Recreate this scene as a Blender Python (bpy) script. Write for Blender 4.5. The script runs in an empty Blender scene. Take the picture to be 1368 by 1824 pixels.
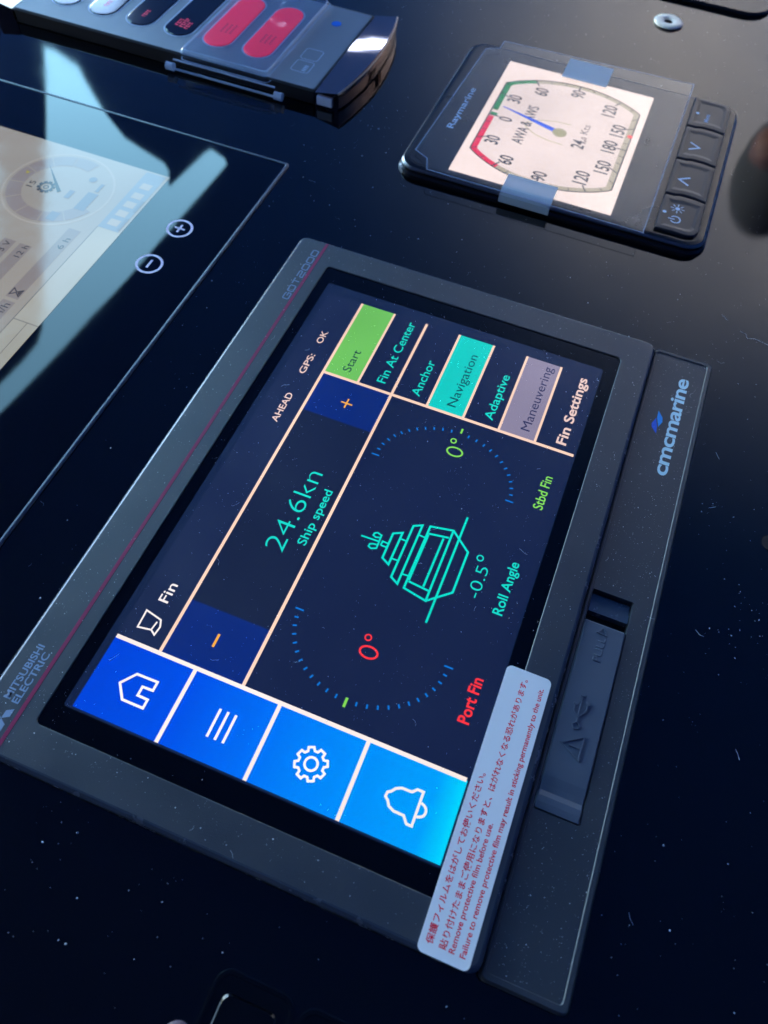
import bpy, bmesh, math, random
from mathutils import Vector, Matrix
random.seed(7)
sc = bpy.context.scene
COL = sc.collection
MM = 0.001                                   # everything below is written in millimetres
# ------------------------------------------------------------------ camera
CX = Vector((0.367349, -0.928968, 0.045521))     # image right, in the panel's frame
CD = Vector((-0.788651, -0.33706, -0.514218))    # image down
CF = Vector((0.493035, 0.152997, -0.856451))     # viewing direction
CP = Vector((-26.053148, -82.186685, 185.016971))
FPX = 1356.507
cam = bpy.data.cameras.new("camera")
cam.sensor_fit = 'VERTICAL'; cam.sensor_height = 36.0; cam.sensor_width = 27.0
cam.lens = FPX / 1824 * 36.0
cam.clip_start = 0.005; cam.clip_end = 200
cam.dof.use_dof = True
cam.dof.focus_distance = 0.215
cam.dof.aperture_fstop = 19.0
camo = bpy.data.objects.new("camera", cam); COL.objects.link(camo)
M3 = Matrix((CX, -CD, -CF)).transposed()
camo.matrix_world = Matrix.Translation(CP * MM) @ M3.to_4x4()
sc.camera = camo
# ------------------------------------------------------------------ world, sun, exposure
SUN_EL, SUN_ROT = 32.0, 100.0
w = bpy.data.worlds.new("World"); sc.world = w; w.use_nodes = True
nt = w.node_tree; bg = nt.nodes['Background']
sky = nt.nodes.new('ShaderNodeTexSky'); sky.sky_type = 'NISHITA'; sky.sun_disc = False
sky.sun_elevation = math.radians(SUN_EL); sky.sun_rotation = math.radians(SUN_ROT)
sky.air_density = 1.0; sky.dust_density = 0.0; sky.ozone_density = 1.5
nt.links.new(sky.outputs[0], bg.inputs[0]); bg.inputs[1].default_value = 0.15
sun = bpy.data.lights.new("sun", 'SUN'); sun.energy = 4.0; sun.angle = math.radians(0.5); sun.color = (1, .95, .87)
suno = bpy.data.objects.new("sun", sun); COL.objects.link(suno)
a, e = math.radians(SUN_ROT), math.radians(SUN_EL)
sd = Vector((math.sin(a) * math.cos(e), math.cos(a) * math.cos(e), math.sin(e)))
suno.rotation_euler = sd.to_track_quat('Z', 'Y').to_euler()
EXPO = 4.4
vs = sc.view_settings; vs.view_transform = 'Standard'; vs.look = 'None'; vs.exposure = EXPO; vs.gamma = 1; vs.use_curve_mapping = False
sc.render.resolution_x = 768; sc.render.resolution_y = 1024
sc.cycles.max_bounces = 10; sc.cycles.transparent_max_bounces = 12

# ------------------------------------------------------------------ geometry helpers
def at(u, v, z=0.0, o=(0, 0), s=1.0):
    """point of the instrument panel (mm, at height z) seen at a position of the photograph"""
    u = o[0] + u / s; v = o[1] + v / s
    d = CX * ((u - 684) / FPX) + CD * ((v - 912) / FPX) + CF
    t = (z - CP.z) / d.z
    return CP + d * t
def up(x, y, z, z0=3.0):
    """re-read a point measured on the plane z0 as lying on the plane z"""
    k = (CP.z - z) / (CP.z - z0)
    return (CP.x + (x - CP.x) * k, CP.y + (y - CP.y) * k)
def lin(c):
    c = c / 255.0
    return c / 12.92 if c <= 0.04045 else ((c + 0.055) / 1.055) ** 2.4
def rgb(r, g, b): return (lin(r), lin(g), lin(b), 1)

class MB:
    def __init__(self): self.v = []; self.f = []
    def add(self, vs, fs):
        n = len(self.v); self.v += [tuple(q) for q in vs]; self.f += [tuple(i + n for i in f) for f in fs]
    def poly(self, pts, z):
        self.add([(p[0], p[1], z) for p in pts], [tuple(range(len(pts)))])
    def rect(self, x0, y0, x1, y1, z): self.poly([(x0, y0), (x1, y0), (x1, y1), (x0, y1)], z)
    def loft(self, rings, cap0=False, cap1=True):
        """rings: closed loops of (x,y,z) with equal counts, counter-clockwise from above, going upward"""
        n = len(rings[0]); vs = [p for r in rings for p in r]; fs = []
        for k in range(len(rings) - 1):
            for i in range(n):
                j = (i + 1) % n
                fs.append((k * n + i, k * n + j, (k + 1) * n + j, (k + 1) * n + i))
        if cap0: fs.append(tuple(reversed(range(n))))
        if cap1: fs.append(tuple((len(rings) - 1) * n + i for i in range(n)))
        self.add(vs, fs)
    def box(self, x0, y0, z0, x1, y1, z1):
        r = [(x0, y0), (x1, y0), (x1, y1), (x0, y1)]
        self.loft([[(p[0], p[1], z0) for p in r], [(p[0], p[1], z1) for p in r]], True)
    def ribbon(self, pts, wd, z, closed=False):
        """flat stroke with mitred corners"""
        P = [Vector((p[0], p[1])) for p in pts]; n = len(P); L = []; R = []
        for i in range(n):
            a = P[i - 1] if (i > 0 or closed) else None
            b = P[(i + 1) % n] if (i < n - 1 or closed) else None
            if a is None: d = (b - P[i]).normalized(); m = Vector((-d.y, d.x)); k = 1
            elif b is None: d = (P[i] - a).normalized(); m = Vector((-d.y, d.x)); k = 1
            else:
                d1 = (P[i] - a).normalized(); d2 = (b - P[i]).normalized()
                n1 = Vector((-d1.y, d1.x)); n2 = Vector((-d2.y, d2.x)); m = (n1 + n2)
                m = m.normalized() if m.length > 1e-6 else n1
                k = 1 / max(0.35, m.dot(n1))
            L.append(P[i] + m * k * wd / 2); R.append(P[i] - m * k * wd / 2)
        vs = [(q.x, q.y, z) for q in L] + [(q.x, q.y, z) for q in R]
        fs = [(n + i, n + (i + 1) % n, (i + 1) % n, i) for i in range(n if closed else n - 1)]
        self.add(vs, fs)
    def disc(self, x, y, r, z, n=24, ry=None):
        ry = ry or r
        self.poly([(x + r * math.cos(2 * math.pi * i / n), y + ry * math.sin(2 * math.pi * i / n)) for i in range(n)], z)
    def build(self, name, mat, parent=None, smooth=False, kind=None):
        me = bpy.data.meshes.new(name)
        me.from_pydata([(p[0] * MM, p[1] * MM, p[2] * MM) for p in self.v], [], self.f); me.update()
        return link(name, me, mat, parent, smooth, kind)
def link(name, me, mat, parent=None, smooth=False, kind=None):
    me.materials.clear(); me.materials.append(mat)
    if smooth:
        me.polygons.foreach_set('use_smooth', [True] * len(me.polygons))
    o = bpy.data.objects.new(name, me); COL.objects.link(o)
    if parent: o.parent = parent; o.matrix_parent_inverse = parent.matrix_world.inverted()
    if kind: o['kind'] = kind
    return o
def thing(name, label, cat, loc, group=None):
    o = bpy.data.objects.new(name, None); COL.objects.link(o)
    o.empty_display_size = 0.01
    o.location = Vector(loc) * MM; o['label'] = label; o['category'] = cat
    if group: o['group'] = group
    o.matrix_world = Matrix.Translation(Vector(loc) * MM)
    return o
def tag(o, label, cat, group=None):
    o['label'] = label; o['category'] = cat
    if group: o['group'] = group
    return o
def rr(x0, y0, x1, y1, r, n=6):
    """rounded rectangle, counter-clockwise"""
    if not isinstance(r, (tuple, list)): r = (r,) * 4
    out = []
    for cx, cy, a0, q in ((x1, y0, -90, r[0]), (x1, y1, 0, r[1]), (x0, y1, 90, r[2]), (x0, y0, 180, r[3])):
        sx = -1 if cx == x1 else 1; sy = 1 if cy == y0 else -1
        for i in range(n + 1):
            t = math.radians(a0 + 90 * i / n)
            out.append((cx + sx * q + q * math.cos(t), cy + sy * q + q * math.sin(t)))
    return out
def lift(pts, z): return [(p[0], p[1], z) for p in pts]
def arc(cx, cy, rx, ry, a0, a1, n=24):
    return [(cx + rx * math.cos(math.radians(a0 + (a1 - a0) * i / n)), cy + ry * math.sin(math.radians(a0 + (a1 - a0) * i / n))) for i in range(n + 1)]

def text(s, x, y, h, wd, z, mat, parent, name='lettering', bold=0.0, thick=0.0, rot=0.0, align='l', kern=1.0):
    """flat lettering from the built-in font: baseline start (x,y), capital height h and total width wd in mm"""
    cu = bpy.data.curves.new(name, 'FONT'); cu.body = s; cu.size = 1.0; cu.offset = bold; cu.extrude = 0; cu.resolution_u = 4; cu.space_character = kern
    ob = bpy.data.objects.new(name, cu); COL.objects.link(ob)
    bpy.context.view_layer.update()
    me = bpy.data.meshes.new_from_object(ob.evaluated_get(bpy.context.evaluated_depsgraph_get()))
    COL.objects.unlink(ob); bpy.data.objects.remove(ob); bpy.data.curves.remove(cu)
    xs = [v.co.x for v in me.vertices]
    if not xs: return None
    mn, mx = min(xs), max(xs); sy = h / 0.73
    sx = wd / (mx - mn) if wd else sy
    c, sn = math.cos(rot), math.sin(rot)
    for v in me.vertices:
        px = (v.co.x - mn) * sx; py = v.co.y * sy
        if align == 'c': px -= (mx - mn) * sx / 2
        v.co = Vector(((x + px * c - py * sn) * MM, (y + px * sn + py * c) * MM, (z + v.co.z) * MM))
    if thick:
        bm = bmesh.new(); bm.from_mesh(me)
        bmesh.ops.remove_doubles(bm, verts=bm.verts, dist=1e-7)
        r = bmesh.ops.extrude_face_region(bm, geom=bm.faces[:])
        for g in r['geom']:
            if isinstance(g, bmesh.types.BMVert): g.co.z += thick * MM
        bm.to_mesh(me); bm.free()
    me.name = name
    return link(name, me, mat, parent)

# ------------------------------------------------------------------ materials
def mat(name, base=(0.5, 0.5, 0.5, 1), rough=0.5, metal=0.0, ior=1.5, emit=None, es=0.0, bump=0.0, bscale=2000.0, rvar=0.0, rscale=60.0,
        trans=0.0, spec=0.5, alpha=1.0, cvar=0.0, coat=0.0):
    m = bpy.data.materials.new(name); m.use_nodes = True; n = m.node_tree.nodes; l = m.node_tree.links
    p = n['Principled BSDF']
    p.inputs['Base Color'].default_value = base; p.inputs['Roughness'].default_value = rough
    p.inputs['Metallic'].default_value = metal; p.inputs['IOR'].default_value = ior
    p.inputs['Transmission Weight'].default_value = trans
    p.inputs['Specular IOR Level'].default_value = spec
    p.inputs['Alpha'].default_value = alpha
    p.inputs['Coat Weight'].default_value = coat; p.inputs['Coat Roughness'].default_value = 0.03
    if emit:
        p.inputs['Emission Color'].default_value = emit; p.inputs['Emission Strength'].default_value = es
    tc = n.new('ShaderNodeTexCoord')
    if bump:
        t = n.new('ShaderNodeTexNoise'); t.inputs['Scale'].default_value = bscale; t.inputs['Detail'].default_value = 3
        l.new(tc.outputs['Object'], t.inputs['Vector'])
        b = n.new('ShaderNodeBump'); b.inputs['Strength'].default_value = bump; b.inputs['Distance'].default_value = 0.0001
        l.new(t.outputs['Fac'], b.inputs['Height']); l.new(b.outputs[0], p.inputs['Normal'])
    if rvar:
        t = n.new('ShaderNodeTexNoise'); t.inputs['Scale'].default_value = rscale; t.inputs['Detail'].default_value = 6; t.inputs['Roughness'].default_value = 0.65
        l.new(tc.outputs['Object'], t.inputs['Vector'])
        r = n.new('ShaderNodeMapRange'); r.inputs[1].default_value = 0.35; r.inputs[2].default_value = 0.7
        r.inputs[3].default_value = rough; r.inputs[4].default_value = rough + rvar
        l.new(t.outputs['Fac'], r.inputs[0]); l.new(r.outputs[0], p.inputs['Roughness'])
    if cvar:
        t = n.new('ShaderNodeTexNoise'); t.inputs['Scale'].default_value = 45; t.inputs['Detail'].default_value = 8
        l.new(tc.outputs['Object'], t.inputs['Vector'])
        x = n.new('ShaderNodeMix'); x.data_type = 'RGBA'
        x.inputs[6].default_value = base; x.inputs[7].default_value = tuple(min(1, c * (1 + cvar)) for c in base[:3]) + (1,)
        l.new(t.outputs['Fac'], x.inputs[0]); l.new(x.outputs[2], p.inputs['Base Color'])
    return m
KEM = 2.0 ** -EXPO
def glow(name, r, g, b, k=1.0, rough=0.17, sub=(0, 0, 0)):
    """lit pixels of a display: the colour read in the photograph at this exposure"""
    c = [max(0, lin(v) * k) for v in (r, g, b)]
    m = mat(name, (0.004, 0.004, 0.006, 1), rough, emit=(c[0], c[1], c[2], 1), es=KEM, rvar=0.10, rscale=35, spec=0.75)
    n = m.node_tree.nodes; l = m.node_tree.links                       # slightly uneven backlight
    tc = n.new('ShaderNodeTexCoord'); t = n.new('ShaderNodeTexNoise'); t.inputs['Scale'].default_value = 16; t.inputs['Detail'].default_value = 2
    q = n.new('ShaderNodeMapRange'); q.inputs[1].default_value = .3; q.inputs[2].default_value = .7; q.inputs[3].default_value = KEM * .88; q.inputs[4].default_value = KEM * 1.1
    l.new(tc.outputs['Object'], t.inputs['Vector']); l.new(t.outputs['Fac'], q.inputs[0]); l.new(q.outputs[0], n['Principled BSDF'].inputs['Emission Strength'])
    return m

M = {}
KEM = 2.0 ** -EXPO
M['dash'] = mat('gloss_black_dash', (0.001, 0.0013, 0.002, 1), 0.016, ior=1.58, rvar=0.06, rscale=14)
M['bezel'] = mat('matt_grey_plastic', (0.028, 0.034, 0.045, 1), 0.34, spec=0.85, bump=0.5, bscale=6000, rvar=0.12, rscale=90, cvar=0.6)
M['edge'] = mat('smooth_grey_edge', (0.06, 0.075, 0.10, 1), 0.2, spec=1.0, rvar=0.1, rscale=200)
M['bezel_low'] = mat('matt_grey_plastic_lower', (0.031, 0.037, 0.046, 1), 0.36, spec=0.8, bump=0.6, bscale=6000, rvar=0.12, rscale=70, cvar=0.25)
M['rubber'] = mat('grey_rubber', (0.095, 0.115, 0.155, 1), 0.45, bump=0.15, bscale=7000, rvar=0.1)
M['dark'] = mat('dark_recess', (0.003, 0.003, 0.004, 1), 0.5)
M['blackglass'] = mat('black_border_glass', (0.001, 0.0013, 0.002, 1), 0.06, ior=1.42, rvar=0.06, rscale=50)
M['red'] = mat('maroon_stripe', (0.34, 0.02, 0.09, 1), 0.4)
M['print'] = mat('pale_blue_print', (0.30, 0.40, 0.56, 1), 0.45)
M['print2'] = mat('grey_print', (0.20, 0.27, 0.40, 1), 0.45)
M['logo'] = mat('white_blue_print', (0.72, 0.95, 1.0, 1), 0.4)
M['sail1'] = mat('deep_blue_print', (0.01, 0.14, 0.8, 1), 0.4)
M['sail2'] = mat('bright_blue_print', (0.01, 0.38, 0.95, 1), 0.4)
M['sticker'] = mat('white_film_sticker', (0.93, 0.92, 0.93, 1), 0.3, bump=0.8, bscale=220, rvar=0.15, cvar=0.06)
M['redprint'] = mat('red_print', (1.0, 0.004, 0.03, 1), 0.6, spec=0.1)
M['clearedge'] = mat('pale_edge_glint', (0.55, 0.7, 0.95, 1), 0.08, alpha=0.42, spec=1.0)
M['trim'] = mat('bright_trim', (0.26, 0.24, 0.23, 1), 0.3, metal=1.0)
M['tab'] = mat('blue_tab', (0.42, 0.54, 0.66, 1), 0.3, alpha=0.72, spec=0.5)
M['housing'] = mat('black_housing', (0.005, 0.005, 0.006, 1), 0.16, rvar=0.1, spec=0.4)
M['iglass'] = mat('instrument_glass', (0.006, 0.008, 0.012, 1), 0.20, rvar=0.1, spec=0.6, rscale=40)
M['button'] = mat('black_button', (0.010, 0.014, 0.022, 1), 0.3, bump=0.1, bscale=5000, spec=0.5)
M['symbol'] = mat('pale_symbol', (0.5, 0.66, 0.9, 1), 0.4)
M['kface'] = mat('keypad_face', (0.11, 0.14, 0.20, 1), 0.34, spec=0.9, bump=0.12, bscale=4000, rvar=0.1)
M['kbody'] = mat('keypad_body', (0.012, 0.013, 0.018, 1), 0.3, rvar=0.1)
M['cap'] = mat('dark_chrome', (0.40, 0.24, 0.20, 1), 0.03, metal=1.0)
M['magenta'] = mat('magenta_button', (1.0, 0.010, 0.05, 1), 0.3, emit=rgb(150, 2, 22), es=KEM)  # slight glow added to keep the red strong under blue light
M['kdark'] = mat('navy_button', (0.004, 0.005, 0.012, 1), 0.1)
M['kred'] = mat('dim_red_legend', (0.75, 0.02, 0.08, 1), 0.4, emit=rgb(150, 8, 50), es=KEM)
M['kring'] = mat('pale_outline', (0.40, 0.50, 0.72, 1), 0.4)
M['led'] = mat('blue_lens', (0.02, 0.15, 0.7, 1), 0.2)
M['dust'] = mat('dust', (0.8, 0.82, 0.85, 1), 0.9, spec=0.1)
M['dust2'] = mat('faint_dust', (0.42, 0.45, 0.5, 1), 0.9, spec=0.1)
M['pale'] = mat('pale_nylon', (0.98, 0.86, 0.70, 1), 0.35)
M['grip'] = mat('pinkish_knob', (0.16, 0.12, 0.15, 1), 0.3)
M['capsym'] = mat('pale_lilac_print', (0.80, 0.68, 0.85, 1), 0.4)

def clearcoat(name, ior, rough, bstr, bsc, bdist, haze, hcol):
    # thin clear sheet: see-through, with a full Fresnel reflection and a trace of milky haze
    m = bpy.data.materials.new(name); m.use_nodes = True; n = m.node_tree.nodes; l = m.node_tree.links
    n.remove(n['Principled BSDF'])
    tr = n.new('ShaderNodeBsdfTransparent'); tr.inputs[0].default_value = (.96, .98, 1, 1)
    df = n.new('ShaderNodeBsdfDiffuse'); df.inputs[0].default_value = hcol
    gl = n.new('ShaderNodeBsdfGlossy'); gl.inputs['Roughness'].default_value = rough
    fr = n.new('ShaderNodeFresnel'); ge = n.new('ShaderNodeNewGeometry'); mr = n.new('ShaderNodeMapRange'); mr.inputs[3].default_value = ior; mr.inputs[4].default_value = 1 / ior
    l.new(ge.outputs['Backfacing'], mr.inputs[0]); l.new(mr.outputs[0], fr.inputs[0])
    tc = n.new('ShaderNodeTexCoord'); t = n.new('ShaderNodeTexNoise'); t.inputs['Scale'].default_value = bsc; t.inputs['Detail'].default_value = 4
    l.new(tc.outputs['Object'], t.inputs['Vector'])
    b = n.new('ShaderNodeBump'); b.inputs['Strength'].default_value = bstr; b.inputs['Distance'].default_value = bdist
    l.new(t.outputs['Fac'], b.inputs['Height']); l.new(b.outputs[0], gl.inputs['Normal'])
    a = n.new('ShaderNodeMixShader'); a.inputs[0].default_value = haze; l.new(tr.outputs[0], a.inputs[1]); l.new(df.outputs[0], a.inputs[2])
    x = n.new('ShaderNodeMixShader'); l.new(fr.outputs[0], x.inputs[0]); l.new(a.outputs[0], x.inputs[1]); l.new(gl.outputs[0], x.inputs[2])
    l.new(x.outputs[0], n['Material Output'].inputs[0]); return m
M['clear'] = clearcoat('clear_plastic', 1.5, 0.03, 1.0, 55, 0.0010, 0.0, (0.5, 0.6, 0.75, 1))
M['film'] = clearcoat('clear_film', 1.40, 0.05, 1.0, 28, 0.0012, 0.02, (0.5, 0.55, 0.65, 1))
def canvas(name, col, tr, tw):
    m = bpy.data.materials.new(name); m.use_nodes = True; n = m.node_tree.nodes; l = m.node_tree.links
    p = n['Principled BSDF']; p.inputs['Base Color'].default_value = col; p.inputs['Roughness'].default_value = 0.9
    t = n.new('ShaderNodeBsdfTranslucent'); t.inputs['Color'].default_value = tr
    x = n.new('ShaderNodeMixShader'); x.inputs[0].default_value = tw
    l.new(p.outputs[0], x.inputs[1]); l.new(t.outputs[0], x.inputs[2]); l.new(x.outputs[0], n['Material Output'].inputs[0])
    return m
M['canvas'] = canvas('added_canopy_cloth', (0.02, 0.035, 0.09, 1), (0.045, 0.105, 0.215, 1), 0.5)
def glare_patch(m, centre):  # paints a pale spot of extra light into the translucent colour
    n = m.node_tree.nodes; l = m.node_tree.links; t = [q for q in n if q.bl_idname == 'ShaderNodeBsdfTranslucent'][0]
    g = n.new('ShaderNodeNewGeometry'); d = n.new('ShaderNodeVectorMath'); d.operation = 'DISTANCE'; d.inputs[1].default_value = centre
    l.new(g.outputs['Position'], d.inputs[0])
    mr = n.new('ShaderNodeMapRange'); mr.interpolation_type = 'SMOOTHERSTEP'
    mr.inputs[1].default_value = 0.1; mr.inputs[2].default_value = GLARE_R; mr.inputs[3].default_value = 1; mr.inputs[4].default_value = 0
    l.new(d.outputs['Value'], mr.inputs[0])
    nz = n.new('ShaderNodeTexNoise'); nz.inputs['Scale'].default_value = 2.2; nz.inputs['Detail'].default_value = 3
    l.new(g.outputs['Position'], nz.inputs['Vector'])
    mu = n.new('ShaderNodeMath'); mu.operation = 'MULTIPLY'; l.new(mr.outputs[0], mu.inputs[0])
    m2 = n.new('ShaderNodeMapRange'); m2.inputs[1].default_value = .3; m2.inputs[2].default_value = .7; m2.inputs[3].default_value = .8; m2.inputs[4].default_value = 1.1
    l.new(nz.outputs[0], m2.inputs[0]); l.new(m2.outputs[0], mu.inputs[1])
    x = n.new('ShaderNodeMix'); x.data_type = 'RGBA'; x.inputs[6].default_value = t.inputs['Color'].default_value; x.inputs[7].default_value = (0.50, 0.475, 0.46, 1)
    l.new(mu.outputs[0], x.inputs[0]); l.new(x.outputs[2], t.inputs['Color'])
GLARE_R = 1.2
def tinted(name, col):
    m = bpy.data.materials.new(name); m.use_nodes = True; n = m.node_tree.nodes; l = m.node_tree.links
    p = n['Principled BSDF']; p.inputs['Base Color'].default_value = (0.02, 0.03, 0.03, 1); p.inputs['Roughness'].default_value = 0.02
    t = n.new('ShaderNodeBsdfTransparent'); t.inputs['Color'].default_value = col
    x = n.new('ShaderNodeMixShader'); x.inputs[0].default_value = 0.95
    l.new(p.outputs[0], x.inputs[1]); l.new(t.outputs[0], x.inputs[2]); l.new(x.outputs[0], n['Material Output'].inputs[0])
    return m
M['tint'] = tinted('added_sky_tint', (0.87, 1.0, 0.90, 1))      # added tint for the sky openings, crossed twice: both faces
M['cream'] = canvas('cream_canvas', (0.5, 0.5, 0.48, 1), (0.12, 0.13, 0.15, 1), 0.6)

# ================================================================== the place
ZD = -5.0                                      # dash surface
m = MB()
out = rr(-420, -420, 640, 520, 60, 8)
m.loft([lift(out, ZD - 30), lift(out, ZD - 2), lift(rr(-418, -418, 638, 518, 58, 8), ZD)], True, True)
dash = m.build('dash_panel', M['dash'], kind='structure')

# unseen canvas vault added to shape the light and reflections, with sky openings cut
RX, RZ, RR = 700.0, 900.0, 1600.0
def mir(u, v, z=-4.5, nrm=(0, 0, 1)):
    """where the reflection seen at a position of the photograph meets the added canopy: (arc length, y)"""
    P = at(u, v, z); d = (P - CP).normalized(); nn = Vector(nrm).normalized(); d = d - 2 * d.dot(nn) * nn
    O = Vector((P.x - RX, P.y, P.z - (RZ - RR)))
    A = d.x * d.x + d.z * d.z; Bq = 2 * (O.x * d.x + O.z * d.z); Cq = O.x * O.x + O.z * O.z - RR * RR
    t = (-Bq + math.sqrt(Bq * Bq - 4 * A * Cq)) / (2 * A); q = O + d * t
    return (RR * math.atan2(q.x, q.z), P.y + d.y * t)
gap = [(78, 82), (97, 88), (140, 118), (150, 140), (172, 178), (190, 205), (222, 245), (262, 271), (292, 290), (301, 305), (301, 332),
       (335, 300), (366, 270), (376, 265), (400, 282), (404, 294), (345, 362), (286, 429), (164, 564), (65, 671), (0, 737), (-60, 800), (-110, 850), (-120, 800),
       (0, 683), (41, 642), (66, 612), (75, 585), (76, 400)]
gap2 = [(-30, 60), (-30, 640), (-260, 900), (-420, 700), (-420, 150)]  # second opening, added out of view to bring in more light
gap4 = [(70, 5), (105, 11), (150, 12), (158, 28), (190, 27), (215, 0), (230, -80), (40, -80)]  # opening added only to brighten the reflection on the keys
capw = [(610, 86), (622, 70), (640, 59), (662, 54), (694, 60), (702, 40), (712, 46), (690, 72), (676, 87), (640, 88)]  # opening added only to put a white glint on the end cap
pale = [(1430, -60), (1430, 560), (1290, 640), (1180, 520), (1060, 330), (960, 150), (930, -60)]
def vault(name, loops, mt):
    cu = bpy.data.curves.new(name, 'CURVE'); cu.dimensions = '2D'; cu.fill_mode = 'BOTH'; cu.extrude = 1.5 * MM
    for pts in loops:
        s = cu.splines.new('POLY'); s.points.add(len(pts) - 1); s.use_cyclic_u = True
        for i, p in enumerate(pts): s.points[i].co = (p[0] * MM, p[1] * MM, 0, 1)
    ob = bpy.data.objects.new(name, cu); COL.objects.link(ob); bpy.context.view_layer.update()
    me = bpy.data.meshes.new_from_object(ob.evaluated_get(bpy.context.evaluated_depsgraph_get()))
    COL.objects.unlink(ob); bpy.data.objects.remove(ob)
    bm = bmesh.new(); bm.from_mesh(me)
    for k in range(-55, 60):
        bmesh.ops.bisect_plane(bm, geom=bm.verts[:] + bm.edges[:] + bm.faces[:], plane_co=(k * .05, 0, 0), plane_no=(1, 0, 0))
    for vv in bm.verts:
        t = vv.co.x / (RR * MM); r = RR * MM + vv.co.z
        vv.co = Vector((RX * MM + r * math.sin(t), vv.co.y, (RZ - RR) * MM + r * math.cos(t)))
    bm.to_mesh(me); bm.free()
    return link(name, me, mt, smooth=False, kind='structure')
# pale glow painted into the translucent colour, mirrored as grey glare on the dash
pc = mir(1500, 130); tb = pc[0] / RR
glare_patch(M['canvas'], ((RX + RR * math.sin(tb)) * MM, pc[1] * MM, (RZ - RR + RR * math.cos(tb)) * MM))
vault('added_canopy', [[(-2400, -1700), (2350, -1700), (2350, 1900), (-2400, 1900)], [mir(u, v) for u, v in gap], [mir(u, v) for u, v in gap2], [mir(u, v, 1.4) for u, v in gap4], [mir(u, v, 0.9, (0, .17, 1)) for u, v in capw]], M['canvas'])
vault('added_tint_pane', [[mir(u, v) for u, v in gap2]], M['tint'])  # sheets added to tint the sky in the openings
vault('added_tint_pane', [[mir(u, v) for u, v in gap]], M['tint'])
SC = MB(); SC.box(-950, -1712, -400, 2350, -1704, 900); SC.build('added_side_block', M['canvas'], kind='structure')  # unseen sheet added to shut out light from this side


def out_there(u, v, t):
    P = at(u, v, ZD); d = (P - CP).normalized(); d.z = -d.z
    return P + d * t
def stick(mb, A, Bp, ra, rb, n=14):
    ax = (Bp - A).normalized(); e1 = ax.orthogonal().normalized(); e2 = ax.cross(e1)
    mb.loft([[tuple(Q + (e1 * math.cos(2 * math.pi * i / n) + e2 * math.sin(2 * math.pi * i / n)) * r_) for i in range(n)] for Q, r_ in ((A, ra), (Bp, rb))], True, True)
LM = out_there(1392, 310, 700)  # unseen shape added only for its dark reflection on the dash
blob = thing('mirrored_blob', 'dark round blob with a pinkish part, added out of view to be mirrored at the right edge', 'blob', LM)
B = MB(); v_ = []; nn_, kk = 20, 12
for i in range(1, kk):
    for j in range(nn_):
        a_, b_ = math.pi * i / kk, 2 * math.pi * j / nn_
        v_.append((LM.x + 60 * math.sin(a_) * math.cos(b_), LM.y + 52 * math.sin(a_) * math.sin(b_), LM.z + 78 * math.cos(a_)))
B.add(v_, [(i * nn_ + j, (i + 1) * nn_ + j, (i + 1) * nn_ + (j + 1) % nn_, i * nn_ + (j + 1) % nn_) for i in range(kk - 2) for j in range(nn_)] + [tuple(range(nn_)), tuple((kk - 2) * nn_ + j for j in reversed(range(nn_)))])
M['blobdark'] = mat('blob_dark', (0.14, 0.15, 0.19, 1), 0.9)
B.build('blob_body', M['blobdark'], blob, smooth=True)
M['warm'] = mat('blob_pinkish', (0.50, 0.27, 0.27, 1), 0.5)
LN = out_there(1380, 258, 620)
B = MB(); B.loft([[(LN.x + r_ * math.cos(t * math.pi / 12), LN.y + r_ * .8 * math.sin(t * math.pi / 12), LN.z + h_) for t in range(24)] for r_, h_ in ((8, -16), (20, -12), (27, -2), (27, 14))], True, True)
B.build('blob_pink_part', M['warm'], blob, smooth=True)

# ================================================================== control display
hmi = thing('control_display', 'wide grey-framed stabiliser control screen showing 24.6kn and a green yacht outline', 'touch screen', (80, -50, ZD))
def ring_prism(mb, outer, inner, zs_out, z_top, z_in):
    """frame: list of (loop,z) going up outside, flat top, down the inside"""
    loops = [lift(l, z) for l, z in outer] + [lift(l, z) for l, z in inner]
    mb.loft(loops, False, False)
B = MB()
N = 6
B.loft([lift(rr(-17.2, -109.2, 177.2, 20.7, 3.0, N), ZD), lift(rr(-17.2, -109.2, 177.2, 20.7, 3.0, N), -0.9), lift(rr(-17.0, -109.0, 177.0, 20.5, 2.8, N), -0.5),
        lift(rr(-16.3, -108.3, 176.3, 19.8, 2.3, N), 0.28), lift(rr(-15.9, -107.9, 175.9, 19.4, 1.9, N), 0.42)], False, False)
B.build('bezel_edge', M['edge'], hmi)
B = MB()
ring_prism(B, [(rr(-15.9, -107.9, 175.9, 19.4, 1.9, N), 0.42)],
           [(rr(-6.9, -99.6, 165.9, 6.0, 1.6, N), 0.42), (rr(-6.7, -99.4, 165.7, 5.8, 1.4, N), 0.3), (rr(-6.7, -99.4, 165.7, 5.8, 1.4, N), 0.0)], 0, 0, 0)
bez = B.build('bezel', M['bezel'], hmi)
B = MB(); B.poly(rr(-6.9, -99.6, 165.9, 6.0, 1.6, 6), 0.02); B.build('black_border', M['blackglass'], hmi)
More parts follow.
